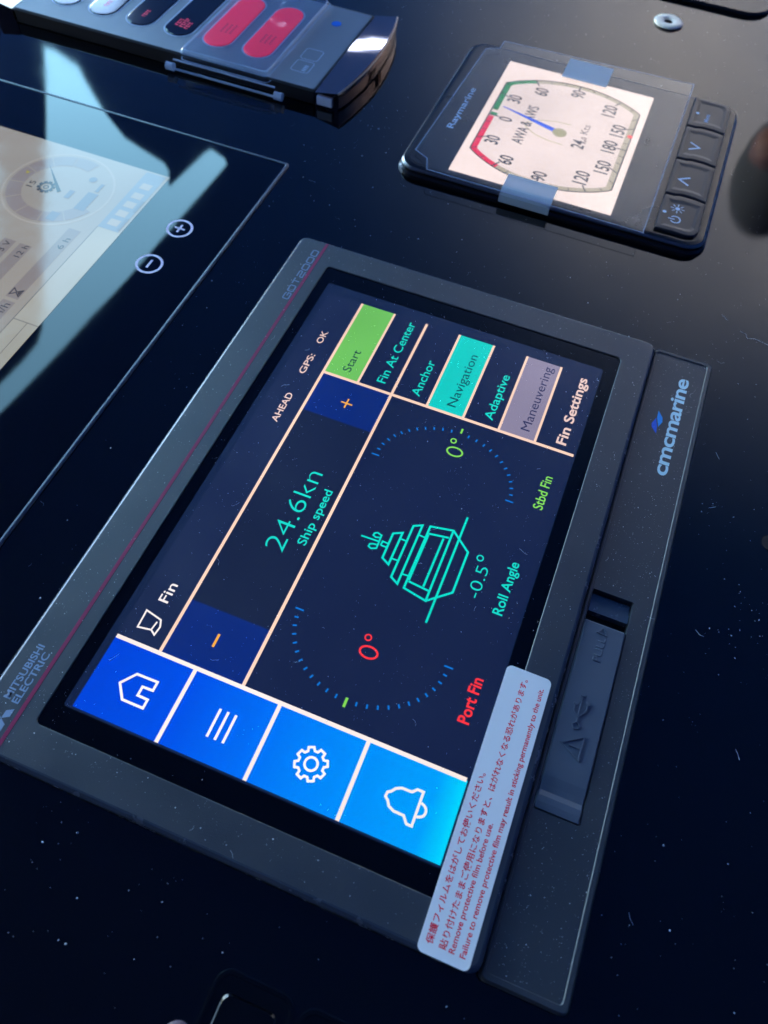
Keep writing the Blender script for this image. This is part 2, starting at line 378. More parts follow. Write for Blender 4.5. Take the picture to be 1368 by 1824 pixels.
# lower slab with the port recess
B = MB()
ring_prism(B, [(rr(-17.2, -128.6, 176.9, -109.3, 1.5, N), ZD), (rr(-17.2, -128.6, 176.9, -109.3, 1.5, N), -1.7), (rr(-16.7, -128.1, 176.4, -109.6, 1.2, N), -1.0),
               (rr(-15.6, -127.0, 175.4, -110.0, 1.0, N), -1.0), (rr(-15.4, -126.8, 175.2, -110.2, 1.0, N), -1.3)],
           [(rr(20.0, -121.9, 81.2, -110.5, 0.5, N), -1.3), (rr(20.1, -121.8, 81.1, -110.6, 0.5, N), -1.6), (rr(20.1, -121.8, 81.1, -110.6, 0.5, N), -4.6)], 0, 0, 0)
low = B.build('lower_bezel', M['bezel_low'], hmi)
B = MB(); B.poly(rr(19.9, -122, 81.3, -110.3, .5, 6), -4.5); B.build('port_recess', M['dark'], low)
B = MB(); B.box(74.6, -121.6, -4.4, 77.0, -110.8, -1.9); B.box(77.0, -121.5, -4.4, 80.6, -110.9, -3.0)
B.build('latch', M['edge'], low)
# port cover: rubber flap with a shallow dip near its hinge
B = MB()
prof = [(20.4, -1.2), (22.0, -1.0), (23.5, -1.05), (24.8, -1.5), (26.2, -1.35), (28.5, -1.0), (32, -0.85), (50, -0.7), (68, -0.7), (71.0, -0.8), (71.5, -1.3)]
vs_, fs_ = [], []
for i, (x, z) in enumerate(prof):
    for y, dz in ((-121.6, -3.0), (-121.6, -.35), (-121.2, 0), (-110.9, 0), (-110.6, -.35), (-110.6, -3.0)):
        vs_.append((x, y, z + dz))
for i in range(len(prof) - 1):
    for j in range(5):
        a0 = i * 6 + j; fs_.append((a0, a0 + 6, a0 + 7, a0 + 1))
fs_.append(tuple(range(6))); fs_.append(tuple(reversed([(len(prof) - 1) * 6 + j for j in range(6)])))
B.add(vs_, fs_); flap = B.build('port_cover', M['rubber'], hmi)
text('PULL', 60.5, -117.0, 2.3, 7.0, -0.72, M['rubber'], flap, 'embossed_word', bold=-0.004, thick=0.12)
B = MB(); tri = [(68.6, -114.5), (70.3, -115.7), (68.4, -117.0)]
def raised(mb, pts, wd, z0, z1, closed=False):
    t = MB(); t.ribbon(pts, wd, z1, closed); n = len(t.v) // 2
    up_ = t.v; dn = [(p[0], p[1], z0) for p in t.v]; mb.add(up_, t.f)
    k = len(t.v); allv = up_ + dn; fs = []
    rng = range(n if closed else n - 1)
    for i in rng:
        j = (i + 1) % n
        fs.append((i, j, k + j, k + i)); fs.append((n + j, n + i, k + n + i, k + n + j))
    if not closed:
        fs.append((0, n, k + n, k)); fs.append((n - 1, n - 1 + n, k + 2 * n - 1, k + n - 1))
    mb.add(allv, fs)
raised(B, tri, 0.3, -0.9, -0.42, True); B.build('embossed_arrow', M['rubber'], flap)
B = MB()
raised(B, [(43.3, -115.1), (50.3, -115.0)], 0.3, -0.9, -0.45)
raised(B, [(44.4, -115.1), (46.0, -113.7), (47.6, -113.7)], 0.3, -0.9, -0.4)
raised(B, [(44.8, -115.1), (46.8, -116.7), (48.6, -116.7)], 0.3, -0.9, -0.38)
raised(B, arc(42.4, -115.1, .85, .85, 0, 350, 16), 0.3, -0.9, -0.42, True)
B.loft([lift([(50.2, -115.6), (51.2, -115.0), (50.2, -114.5)], -.9), lift([(50.2, -115.6), (51.2, -115.0), (50.2, -114.5)], -.42)])
B.loft([lift(rr(47.4, -114.1, 48.4, -113.3, .35, 3), -.9), lift(rr(47.4, -114.1, 48.4, -113.3, .35, 3), -.36)])
B.box(48.4, -117.1, -.9, 49.2, -116.3, -.35)
B.build('embossed_port_symbol', M['rubber'], flap)
B = MB()
raised(B, [(34.3, -117.8), (40.4, -117.8), (37.1, -112.8)], 0.32, -1.0, -0.5, True)
raised(B, [(37.2, -114.8), (37.25, -116.3)], 0.4, -0.95, -0.5); B.box(37.0, -117.1, -.95, 37.4, -116.7, -.5)
B.build('embossed_warning_sign', M['rubber'], flap)
# stripe and makers' lettering
B = MB(); B.box(-15.5, 9.85, 0.3, 176.0, 10.85, 0.455); B.build('red_stripe', M['red'], hmi)
B = MB(); B.box(-15.5, 9.72, 0.3, 176.0, 9.85, 0.43); B.build('stripe_groove', M['dark'], hmi)
zt = 0.44
text('MITSUBISHI', -4.3, 14.55, 1.9, 14.6, zt, M['print'], hmi, bold=0.018)
text('ELECTRIC', -4.6, 12.1, 1.9, 13.6, zt, M['print'], hmi, bold=0.018)
B = MB()
def rhomb(cx, cy, L, wd, ang):
    c, s = math.cos(ang), math.sin(ang)
    return [(cx, cy), (cx + L / 2 * c + wd * s, cy + L / 2 * s - wd * c), (cx + L * c, cy + L * s), (cx + L / 2 * c - wd * s, cy + L / 2 * s + wd * c)]
for k_, (a_,) in enumerate(((90,), (210,), (330,))):
    B.poly(rhomb(-8.8, 13.7, 3.4, 0.98, math.radians(a_)), zt + .002 * k_)
B.build('three_diamond_emblem', M['print'], hmi)
# squared GOT2000 lettering
B = MB(); gx, gy, gh, gw, gp = 145.3, 11.5, 2.0, 2.9, 3.82
def gl(pts, i, n=0): B.ribbon([(gx + i * gp + p[0] * gw, gy + p[1] * gh) for p in pts], 0.48, zt + .004 * n)
gl([(1, .86), (.75, 1), (.12, 1), (0, .86), (0, .14), (.12, 0), (.9, 0), (1, .14), (1, .5), (.5, .5)], 0)
def go(i): B.ribbon([(gx + i * gp + p[0] * gw, gy + p[1] * gh) for p in [(.12, 0), (.88, 0), (1, .16), (1, .84), (.88, 1), (.12, 1), (0, .84), (0, .16)]], 0.48, zt, True)
go(1); gl([(0, 1), (1, 1)], 2); gl([(.5, 1), (.5, 0)], 2, 1)
gl([(0, 1), (.9, 1), (1, .9), (1, .6), (.9, .5), (.1, .5), (0, .4), (0, 0), (1, 0)], 3); go(4); go(5); go(6)
B.build('series_lettering', M['print2'], hmi)
# marine logo on the slab
text('cmcmarine', 125.9, -122.2, 4.6, 40.9, -1.28, M['logo'], hmi, 'maker_logo_lettering', bold=0.022, kern=0.93)
B = MB(); B.poly([(140.9, -116.3), (143.6, -116.05), (147.2, -115.15), (144.4, -114.2), (143.0, -114.5)], -1.28); B.build('logo_sail', M['sail1'], hmi)
B = MB(); B.poly([(143.8, -116.4), (146.2, -117.3), (148.0, -117.0), (150.4, -115.3), (147.4, -115.35)], -1.28); B.build('logo_sail', M['sail2'], hmi)

# ---- the lit screen
def screen_mat():
    """backlit panel: blue key column turns from royal blue to cyan towards its foot"""
    m_ = mat('key_column_glow', (0.004, 0.004, 0.006, 1), 0.12, spec=0.35)
    n = m_.node_tree.nodes; l = m_.node_tree.links; p = n['Principled BSDF']
    g = n.new('ShaderNodeNewGeometry'); s = n.new('ShaderNodeSeparateXYZ'); l.new(g.outputs['Position'], s.inputs[0])
    mr = n.new('ShaderNodeMapRange'); mr.inputs[1].default_value = 0; mr.inputs[2].default_value = -0.0945
    l.new(s.outputs['Y'], mr.inputs[0])
    r = n.new('ShaderNodeValToRGB'); l.new(mr.outputs[0], r.inputs[0])
    st = [(0.0, (0, 68, 222)), (.25, (0, 80, 235)), (.45, (0, 108, 248)), (.62, (0, 132, 253)), (.8, (0, 148, 254)), (.93, (0, 160, 255)), (1.0, (0, 212, 255))]
    el = r.color_ramp.elements
    while len(el) < len(st): el.new(0.5)
    for q, (a_, c_) in zip(el, st): q.position = a_; q.color = rgb(*c_)
    l.new(r.outputs[0], p.inputs['Emission Color']); p.inputs['Emission Strength'].default_value = KEM
    return m_
G = {'bg': glow('screen_navy', 20, 31, 64), 'bg2': glow('screen_header_navy', 25, 37, 71), 'speedbg': glow('screen_speed_navy', 21, 31, 58), 'keys': screen_mat(),
     'edge': glow('screen_edge', 16, 30, 62), 'line': glow('screen_line', 255, 216, 194), 'lineL': glow('screen_line_white', 255, 240, 236),
     'box': glow('screen_box', 8, 38, 118), 'green': glow('screen_green', 112, 198, 90), 'teal': glow('screen_teal_key', 15, 205, 195),
     'grey': glow('screen_grey_key', 140, 132, 158), 'cyan': glow('screen_cyan_text', 20, 215, 200), 'dark': glow('screen_dark_text', 8, 50, 60),
     'dark2': glow('screen_slate_text', 44, 48, 88), 'white': glow('screen_white', 255, 246, 246), 'pink': glow('screen_pale_text', 238, 205, 198),
     'red': glow('screen_red', 255, 52, 58), 'lime': glow('screen_lime', 130, 215, 85), 'tick': glow('screen_blue_tick', 12, 112, 205), 'orange': glow('screen_orange', 255, 178, 60),
     'yacht': glow('screen_yacht', 5, 225, 205)}
S = MB(); S.poly(rr(-0.6, -95.0, 158.6, 2.2, .8, 4), 0.06); scr = S.build('display_screen', G['edge'], hmi)
SX, SY = 154.0, -94.4
def part(name, mt, fn):
    b = MB(); fn(b); return b.build(name, mt, scr)
part('background', G['bg'], lambda b: b.rect(0, SY, SX, 0, 0.10))
part('header_bar', G['bg2'], lambda b: b.rect(19.5, -12.3, SX, 0, 0.12))
part('speed_field', G['speedbg'], lambda b: b.rect(19.5, -35.9, 121.1, -12.3, 0.12))
rows = [0, -22.8, -46.0, -69.4, SY]
for i in range(4):
    part('menu_key', G['keys'], lambda b, i=i: b.rect(0, rows[i + 1], 19.6, rows[i], 0.14))
part('minus_key', G['box'], lambda b: b.rect(20, -35.6, 35.8, -12.6, 0.14))
part('plus_key', G['box'], lambda b: b.rect(104.9, -35.6, 121, -12.6, 0.14))
ry = [-12.3, -24.0, -35.5, -47.2, -59.1, -70.6, -82.1]
part('start_key', G['green'], lambda b: b.rect(121, ry[1], SX, ry[0], 0.14))
part('navigation_key', G['teal'], lambda b: b.rect(121, ry[4], SX, ry[3], 0.14))
part('maneuvering_key', G['grey'], lambda b: b.rect(121, ry[6], SX, ry[5], 0.14))
zl = 0.17
part('divider_line', G['lineL'], lambda b: b.rect(19.15, SY + .3, 20.2, -0.1, zl))
for y in rows[1:4]: part('divider_line', G['lineL'], lambda b, y=y: b.rect(0, y - .5, 19.15, y + .5, zl))
part('divider_line', G['line'], lambda b: b.rect(20.2, -12.72, SX, -11.85, zl))
part('divider_line', G['line'], lambda b: b.rect(20.2, -35.95, SX, -35.08, zl))
part('divider_line', G['line'], lambda b: b.rect(120.6, SY, 121.6, -12.72, zl + .01))
for y in (ry[1], ry[3], ry[4], ry[5], ry[6]): part('divider_line', G['line'], lambda b, y=y: b.rect(121.6, y - .38, SX, y + .38, zl))
zs = 0.19
def tx(s, x, y, h, wd, mt, bold=0.0, nm='caption', kern=1.0): return text(s, x, y, h, wd, zs, G[mt], scr, nm, bold, kern=kern)
tx('Fin', 32.2, -7.4, 2.9, 5.7, 'white', 0.008)
tx('AHEAD', 97.1, -7.6, 2.2, 11.9, 'pink', 0.012)
tx('GPS:', 117.7, -7.2, 2.2, 8.8, 'pink', 0.012); tx('OK', 131.6, -7.0, 2.2, 5.6, 'pink', 0.012)
tx('Start', 124.2, -20.2, 2.9, 9.6, 'dark', 0.0)
tx('Fin At Center', 124.3, -32.1, 3.1, 28.3, 'cyan', 0.01)
tx('Anchor', 123.7, -43.8, 3.0, 15.7, 'cyan', 0.01)
tx('Navigation', 124.2, -55.7, 3.1, 23.1, 'dark', 0.0)
tx('Adaptive', 123.9, -67.8, 3.0, 19.5, 'cyan', 0.012)
tx('Maneuvering', 124.4, -79.6, 3.1, 27.8, 'dark2', 0.0)
tx('Fin Settings', 123.7, -91.2, 3.2, 28.6, 'pink', 0.022)
tx('24.6kn', 57.4, -28.3, 6.0, 27.8, 'cyan', -0.014, 'speed_readout')
tx('Ship speed', 61.7, -33.2, 2.7, 19.2, 'cyan', 0.012)
tx('-0.5', 65.0, -82.3, 3.6, 9.8, 'cyan', -0.010, 'roll_readout')
tx('Roll Angle', 62.7, -89.6, 2.9, 16.8, 'cyan', 0.016)
tx('Port Fin', 32.0, -90.4, 3.1, 12.3, 'red', 0.024)
tx('Stbd Fin', 98.6, -90.7, 3.0, 12.2, 'lime', 0.012)
part('degree_sign', G['cyan'], lambda b: b.ribbon(arc(77.0, -79.0, .85, .85, 0, 340, 17), .4, zs, True))
def zero(cx, cy, mt):
    part('fin_readout', G[mt], lambda b: b.ribbon([(cx + 1.55 * math.cos(t * math.pi / 16) * 1.0, cy + 2.35 * math.sin(t * math.pi / 16)) for t in range(32)], .55, zs, True))
    part('degree_sign', G[mt], lambda b: b.ribbon(arc(cx + 3.7, cy + 1.6, .8, .8, 0, 340, 17), .42, zs, True))
zero(40.0, -60.9, 'red'); zero(108.2, -60.9, 'lime')
part('fin_pointer', G['lime'], lambda b: b.rect(115.4, -60.75, 117.3, -60.15, zs + .01))
part('fin_pointer', G['lime'], lambda b: b.rect(24.6, -60.85, 27.1, -60.15, zs + .01))
# gauges: semicircles of ticks
def ticks(cx, cy, r, side):
    for i in range(25):
        a_ = math.radians(-90 + 180 * i / 24) if side > 0 else math.radians(90 + 180 * i / 24)
        if i == 12: continue
        l_ = 2.5 if i in (0, 24) else 1.15
        c, s = math.cos(a_), math.sin(a_); r0 = r - (1.2 if i in (0, 24) else .5)
        p0 = (cx + c * r0, cy + s * r0); p1 = (cx + c * (r0 + l_), cy + s * (r0 + l_))
        part('gauge_tick', G['tick'], lambda b: b.ribbon([p0, p1], .5, zs))
ticks(44.2, -60.4, 20.6 - 3.0, -1) if False else None
def gauge(xflat, cy, rx, ry_, sgn):
    for i in range(25):
        if i == 12: continue
        t = math.radians(-90 + 180 * i / 24); c, s = math.cos(t), math.sin(t)
        lng = i in (0, 24); k0, k1 = (-1.2, 1.2) if lng else (-.55, .55)
        p = (xflat + sgn * rx * c, cy + ry_ * s); n_ = Vector((sgn * c * ry_, s * rx)).normalized()
        part('gauge_tick', G['tick'], lambda b: b.ribbon([(p[0] + n_.x * k0, p[1] + n_.y * k0), (p[0] + n_.x * k1, p[1] + n_.y * k1)], .48, zs))
gauge(44.1, -60.45, 17.8, 20.7, -1)
gauge(97.9, -60.3, 17.4, 20.8, 1)
# key symbols
part('home_symbol', G['white'], lambda b: b.ribbon([(12.8, -10.1), (12.9, -15.8), (10.6, -15.8), (10.5, -13.0), (8.2, -13.0), (8.15, -15.8), (5.9, -15.8), (5.9, -10.1), (9.3, -7.4)], .62, zs, True))
for i, y in enumerate((-33.2, -35.3, -37.4)): part('menu_bar', G['white'], lambda b, y=y: b.rect(5.7, y - .32, 12.9, y + .32, zs))
gp_ = []
for i in range(8):
    a0 = i * 45 + 22.5
    for da, rr_ in ((-15, 3.1), (-9.5, 3.95), (9.5, 3.95), (15, 3.1)):
        t = math.radians(a0 + da); gp_.append((9.25 + rr_ * math.cos(t), -58.8 + rr_ * math.sin(t)))
part('gear_symbol', G['white'], lambda b: (b.ribbon(gp_, .58, zs, True), b.ribbon(arc(9.25, -58.8, 1.55, 1.55, 0, 345, 23), .58, zs, True)))
bl = [(5.3, -85.6), (13.3, -85.6), (13.3, -84.1), (12.3, -83.1), (12.25, -80.6), (11.6, -79.3), (10.6, -78.5), (10.2, -77.8), (9.1, -77.7), (8.5, -78.5), (7.4, -79.2), (6.8, -80.6), (6.75, -83.1), (5.3, -84.3)]
part('bell_symbol', G['white'], lambda b: (b.ribbon(bl, .62, zs, True), b.ribbon([(7.5, -85.95)] + arc(9.2, -85.9, 1.55, 1.7, 190, 350, 10) + [(10.9, -85.95)], .6, zs + .015)))
part('fin_symbol', G['white'], lambda b: (b.ribbon([(23.7, -3.7), (28.6, -3.5), (27.6, -8.2), (25.8, -9.0), (23.4, -8.7), (24.3, -7.3)], .45, zs, True), b.ribbon([(24.5, -7.3), (26.8, -7.6)], .42, zs + .015)))
part('minus_symbol', G['orange'], lambda b: b.rect(26.2, -24.15, 29.9, -23.5, zs))
part('plus_symbol', G['orange'], lambda b: (b.rect(110.3, -24.35, 114.1, -23.85, zs), b.rect(111.95, -26.0, 112.45, -22.3, zs + .01)))
# yacht outline, drawn rolled by half a degree
YO, YS = (640, 900), 6.218
def yp(*pts): return [tuple(at(u, v, 0, YO, YS)[:2]) for u, v in pts]
strokes = [([(375, 315), (480, 308), (322, 658), (255, 585)], True), ([(600, 232), (700, 226), (420, 872), (352, 797)], True),
           ([(787, 238), (1043, 285), (733, 1062), (492, 918)], True), ([(1043, 285), (1202, 525), (1033, 970), (733, 1062)], False),
           ([(1200, 138), (737, 1305)], False), ([(932, 372), (708, 905)], False), ([(768, 318), (990, 365)], False), ([(545, 845), (762, 950)], False),
           ([(765, 330), (548, 832)], False),
           ([(462, 378), (520, 400)], False), ([(360, 594), (428, 617)], False), ([(655, 332), (728, 362)], False), ([(475, 765), (545, 787)], False),
           ([(20, 338), (215, 405)], False), ([(250, 330), (185, 487)], False), ([(240, 335), (205, 308), (170, 312), (155, 335), (180, 358), (225, 362)], False),
           ([(190, 480), (130, 482), (102, 458), (115, 432), (150, 430), (190, 440)], False), ([(255, 402), (320, 430)], False), ([(240, 448), (300, 470)], False), ([(262, 395), (235, 450)], False)]
for i, (ps, cl) in enumerate(strokes):
    part('yacht_stroke', G['yacht'], lambda b: b.ribbon(yp(*ps), .62 if i < 9 else .5, zs + .004 * i, cl))

# sticker lying on the bezel
st = MB()
st.loft([lift(rr(-17.2, -106.6, 50.6, -94.9, 1.4, 6), 0.46), lift(rr(-17.2, -106.6, 50.6, -94.9, 1.4, 6), 0.60)], False, True)
stk = thing('warning_sticker', 'long pale sticker with red warning text across the screen frame corner', 'sticker', (17, -100, .5))
st.build('label_film', M['sticker'], stk)
zq = 0.62
text('保護フィルムをはがしてお使いください。', -15.1, -97.75, 1.35, 37.7, zq, M['redprint'], stk, bold=0.012)
text('貼り付けたままご使用になりますと、はがれなくなる恐れがあります。', -15.1, -100.75, 1.35, 63.4, zq, M['redprint'], stk, bold=0.012)
text('Remove protective film before use.', -15.1, -102.75, 1.35, 27.7, zq, M['redprint'], stk, bold=0.012)
text('Failure to remove protective film may result in sticking permanently to the unit.', -15.1, -105.2, 1.35, 62.6, zq, M['redprint'], stk, bold=0.012)

# ================================================================== chart display, upper left
mfd = thing('chart_display', 'large black glass display with a beige engine page and lilac plus and minus marks', 'display', (60, 115, ZD))
zc = -4.4
B = MB(); X0, X1, Y0, Y1 = -190, 218.2, 45.2, 330
B.loft([lift(rr(X0, Y0, X1, Y1, 1.6, 6), ZD), lift(rr(X0, Y0, X1, Y1, 1.6, 6), -4.5), lift(rr(X0 + .5, Y0 + .5, X1 - .5, Y1 - .5, 1.3, 6), -4.15), lift(rr(X0 + 1.1, Y0 + 1.1, X1 - 1.1, Y1 - 1.1, 1.0, 6), -4.2),
        lift(rr(X0 + 1.3, Y0 + 1.3, X1 - 1.3, Y1 - 1.3, 1.0, 6), zc - .1)], False, False)
M['rim'] = mat('satin_rim', (0.09, 0.11, 0.16, 1), 0.28)
B.build('rim', M['rim'], mfd)
M['mglass'] = mat('display_glass', (0.0012, 0.0018, 0.004, 1), 0.02, ior=1.44, rvar=0.015, rscale=20)
B = MB(); B.poly(rr(X0 + 1.2, Y0 + 1.2, X1 - 1.2, Y1 - 1.2, 1.0, 6), zc); B.build('cover_glass', M['mglass'], mfd)
def mg(name, r, g, b): 
    q = glow(name, r, g, b, 1.0, 0.02); p = q.node_tree.nodes['Principled BSDF']; p.inputs['IOR'].default_value = 1.44; p.inputs['Specular IOR Level'].default_value = .5; return q
E1 = {'bg': mg('chart_beige', 146, 143, 137), 'low': mg('chart_light_strip', 158, 158, 149), 'bar': mg('chart_grey_bar', 128, 123, 123), 'ring': mg('chart_ring', 158, 155, 150),
      'dial': mg('chart_dial_grey', 131, 126, 128), 'txt': mg('chart_text', 60, 58, 62), 'ln': mg('chart_thin_line', 110, 108, 104), 'blu': mg('chart_blue_bar', 112, 118, 132),
      'blu2': mg('chart_tab_blue', 122, 134, 150), 'yel': mg('chart_yellow', 165, 160, 30)}
B = MB(); B.rect(-170, 83.2, 190.6, 305, zc + .05); ms = B.build('display_screen', E1['bg'], mfd)
def mp(name, mt, fn): b = MB(); fn(b); return b.build(name, E1[mt], ms)
mp('lower_strip', 'low', lambda b: b.rect(-170, 83.2, 104.3, 92.6, zc + .07))
mp('lower_strip', 'low', lambda b: b.rect(104.6, 83.2, 155, 92.6, zc + .07))
mp('thin_line', 'ln', lambda b: b.rect(-170, 92.6, 155, 92.95, zc + .09))
mp('thin_line', 'ln', lambda b: b.rect(104.2, 83.2, 104.5, 92.6, zc + .09))
mp('thin_line', 'ln', lambda b: b.rect(60, 87.2, 104.2, 87.45, zc + .10))
mp('scale_bar', 'bar', lambda b: b.rect(60, 107.5, 136.0, 112.4, zc + .08))
mp('scale_bar', 'bar', lambda b: b.rect(112, 96.5, 150, 101.4, zc + .08))
mp('scale_bar', 'bar', lambda b: b.rect(60, 96.4, 110.5, 101.2, zc + .08))
mp('scale_bar', 'bar', lambda b: b.rect(60, 114.2, 136.2, 119.0, zc + .08))
def mt_(s, x, y, h, wd, c='txt', nm='caption'): return text(s, x, y, h, wd, zc + .12, E1[c], ms, nm, 0.0)
mt_('12 h', 129.4, 108.3, 2.5, 6.3); mt_('3 V', 129.8, 115.3, 2.6, 5.4); mt_('6 h', 139.0, 97.4, 2.5, 6.0); mt_('l/h', 105.0, 97.3, 2.9, 4.2); mt_('15', 163.6, 126.9, 2.6, 3.6)
mp('hourglass_symbol', 'txt', lambda b: (b.ribbon([(113.3, 97.2), (116.4, 97.2), (115.0, 99.0), (116.4, 100.8), (113.3, 100.8), (114.7, 99.0)], .4, zc + .12, True), b.poly([(113.8, 97.5), (115.9, 97.5), (114.9, 98.6)], zc + .13)))
# round gauge of the engine page
DC = (167.3, 117.5)
mp('dial_ring', 'ring', lambda b: b.ribbon(arc(DC[0], DC[1], 20.6, 20.6, 0, 358, 71), .8, zc + .08, True))
def sector(b, r0, r1, a0, a1, z, n=10):
    o_ = arc(DC[0], DC[1], r1, r1, a0, a1, n); i_ = arc(DC[0], DC[1], r0, r0, a0, a1, n)
    b.add([(p[0], p[1], z) for p in o_ + i_], [(k, k + 1, n + 1 + k + 1, n + 1 + k) for k in range(n)])
for i in range(9):
    mp('dial_segment', 'dial', lambda b: sector(b, 13.6, 19.2, 250 - i * 30 - 29.2, 250 - i * 30 - .6, zc + .10))
mp('dial_mark', 'yel', lambda b: b.poly([(169.6, 133.4), (171.3, 134.3), (171.0, 132.6)], zc + .12))
mp('dial_needle', 'txt', lambda b: b.poly([(178.2, 128.9), (165.0, 116.6), (166.2, 115.6)], zc + .13))
gq = []
for i in range(10):
    for da, r_ in ((-10, 2.3), (-6, 3.1), (6, 3.1), (10, 2.3)):
        t = math.radians(i * 36 + da); gq.append((166.0 + r_ * math.cos(t), 122.1 + r_ * math.sin(t)))
mp('engine_symbol', 'txt', lambda b: b.ribbon(gq, .75, zc + .12, True))
mp('engine_symbol_hub', 'txt', lambda b: b.ribbon(arc(166, 122.1, .9, .9, 0, 340, 15), .4, zc + .12, True))
mp('value_field', 'blu', lambda b: b.rect(159.8, 101.9, 170.2, 106.2, zc + .12)); mp('value_field', 'blu', lambda b: b.rect(171.2, 102.9, 176.2, 104.4, zc + .12))
mp('value_field', 'blu', lambda b: b.rect(163.6, 110.8, 168.4, 113.0, zc + .12)); mp('value_field', 'blu', lambda b: b.disc(177, 108.6, 1.6, zc + .12, 14))
mp('value_field', 'blu', lambda b: b.rect(150.6, 108.6, 155.4, 112.2, zc + .12))
mp('tool_bar', 'blu2', lambda b: b.rect(155.0, 84.3, 189.8, 92.8, zc + .10))
for i, x in enumerate((157.5, 163.0, 168.5, 174.0, 180.0)):
    mp('tool_symbol', 'ring', lambda b, x=x: b.rect(x, 86.4, x + 3.4, 90.6, zc + .12))
for x in (156.0, 167.0): mp('tool_tab', 'blu', lambda b, x=x: b.rect(x, 84.3, x + 7, 85.6, zc + .13))
def mark(cx, cy, nm, plus):
    b = MB(); b.ribbon(arc(cx, cy, 4.45, 4.45, 0, 354, 59), .95, zc + .03, True)
    b.ribbon([(cx - 2.1, cy), (cx + 2.1, cy)], .9, zc + .03)
    if plus: b.ribbon([(cx, cy - 2.1), (cx, cy - .45)], .9, zc + .03); b.ribbon([(cx, cy + .45), (cx, cy + 2.1)], .9, zc + .03)
    b.build(nm, M['capsym'], mfd)
mark(166.4, 65.4, 'plus_mark', True); mark(145.6, 65.8, 'minus_mark', False)

# ================================================================== wind instrument
ZI = -1.0
wi = thing('wind_instrument', 'square black wind instrument with a lit cream dial and blue needle', 'gauge', (282, -55, ZD))
def u3(x, y): return up(x, y, ZI)
B = MB()
B.loft([lift(rr(231.0, -117.2, 334.0, 6.6, 8, 8), ZD), lift(rr(231.2, -117.0, 333.8, 6.4, 8, 8), -3.9), lift(rr(232.0, -116.2, 333.0, 5.6, 7.4, 8), -3.2), lift(rr(232.2, -116.0, 332.8, 5.4, 7.2, 8), -2.0),
        lift(rr(233.0, -115.2, 332.0, 4.6, 6.8, 8), -1.3), lift(rr(234.4, -113.8, 330.6, 3.2, 6.0, 8), ZI - .02)], False, True)
B.build('housing', M['housing'], wi, smooth=False)
B = MB(); B.loft([lift(rr(232.15, -116.05, 332.85, 5.45, 7.2, 8), -2.3), lift(rr(232.15, -116.05, 332.85, 5.45, 7.2, 8), -1.95), lift(rr(232.9, -115.3, 332.1, 4.7, 6.8, 8), -1.25)], False, False); B.build('edge_trim', M['trim'], wi)
B = MB(); B.loft([lift(rr(235.4, -96.0, 329.6, 2.4, (1, 5, 5, 1), 6), ZI - .4), lift(rr(235.4, -96.0, 329.6, 2.4, (1, 5, 5, 1), 6), ZI + .05)], False, True)
ig = B.build('front_glass', M['iglass'], wi)
def gli(n_, r, g, b): return glow(n_, r, g, b, 1.08)
Gi = {'bg': gli('dial_cream', 252, 228, 218), 'face': gli('dial_face', 236, 214, 206), 'track': gli('dial_track', 178, 166, 142), 'blk': gli('dial_black', 62, 56, 58), 'red': gli('dial_red', 228, 22, 66),
      'grn': gli('dial_green', 12, 130, 62), 'blue': gli('dial_blue', 10, 84, 222), 'hub': gli('dial_hub', 160, 154, 112), 'txt': gli('dial_text', 40, 36, 40), 'arc': gli('dial_thin_arc', 190, 178, 140), 'red2': gli('dial_red_dot', 255, 50, 50)}
x0, y0 = u3(231.3, -80.0); x1, y1 = u3(315.2, -15.9)
B = MB(); B.rect(x0, y0, x1, y1, ZI + .10); lcd = B.build('dial_screen', Gi['bg'], wi)
DX, DY = u3(273.1, -49.3); k3 = 186 / 182.0
EA, EB = 36.4 * k3, 41.5 * k3
yt, yb = u3(0, -19.3)[1], u3(0, -76.9)[1]
def on_face(deg, inset=0.0):
    """point of the dial outline: ellipse cut flat at top and bottom; deg clockwise from the top"""
    t = math.radians(deg); dx, dy = math.sin(t), math.cos(t)
    r = 1 / math.sqrt((dx / (EA - inset)) ** 2 + (dy / (EB - inset)) ** 2)
    if dy > 0: r = min(r, (yt - inset - DY) / dy)
    if dy < 0: r = min(r, (yb + inset - DY) / dy)
    return (DX + dx * r, DY + dy * r)
def ip(name, mt, fn): b = MB(); fn(b); return b.build(name, Gi[mt], lcd)
zi = ZI + .12
ip('dial_face', 'face', lambda b: b.poly([on_face(-d * 3) for d in range(120)], zi))
def band(b, a0, a1, i0, i1, z, st_=2):
    n = max(1, int(abs(a1 - a0) / st_)); A = [on_face(a0 + (a1 - a0) * i / n, i0) for i in range(n + 1)]; C_ = [on_face(a0 + (a1 - a0) * i / n, i1) for i in range(n + 1)]
    b.add([(p[0], p[1], z) for p in A + C_], [(k, k + 1, n + 2 + k, n + 1 + k) for k in range(n)])
ip('scale_band', 'track', lambda b: band(b, 60, 300, 0.2, 2.4, zi + .02))
ip('scale_outline', 'blk', lambda b: band(b, -180, 180, -0.35, 0.25, zi + .03))
ip('port_sector', 'red', lambda b: band(b, -62, -1.5, 0.2, 2.5, zi + .04)); ip('starboard_sector', 'grn', lambda b: band(b, 8, 60, 0.2, 2.5, zi + .04))
ip('starboard_sector', 'grn', lambda b: band(b, 0.5, 4.2, 0.4, 3.2, zi + .05))
for d in range(-180, 180, 10):
    big = d % 30 == 0
    ip('scale_tick', 'blk', lambda b: b.ribbon([on_face(d, 0.2), on_face(d, 4.2 if big else 2.2)], .65 if big else .38, zi + .06))
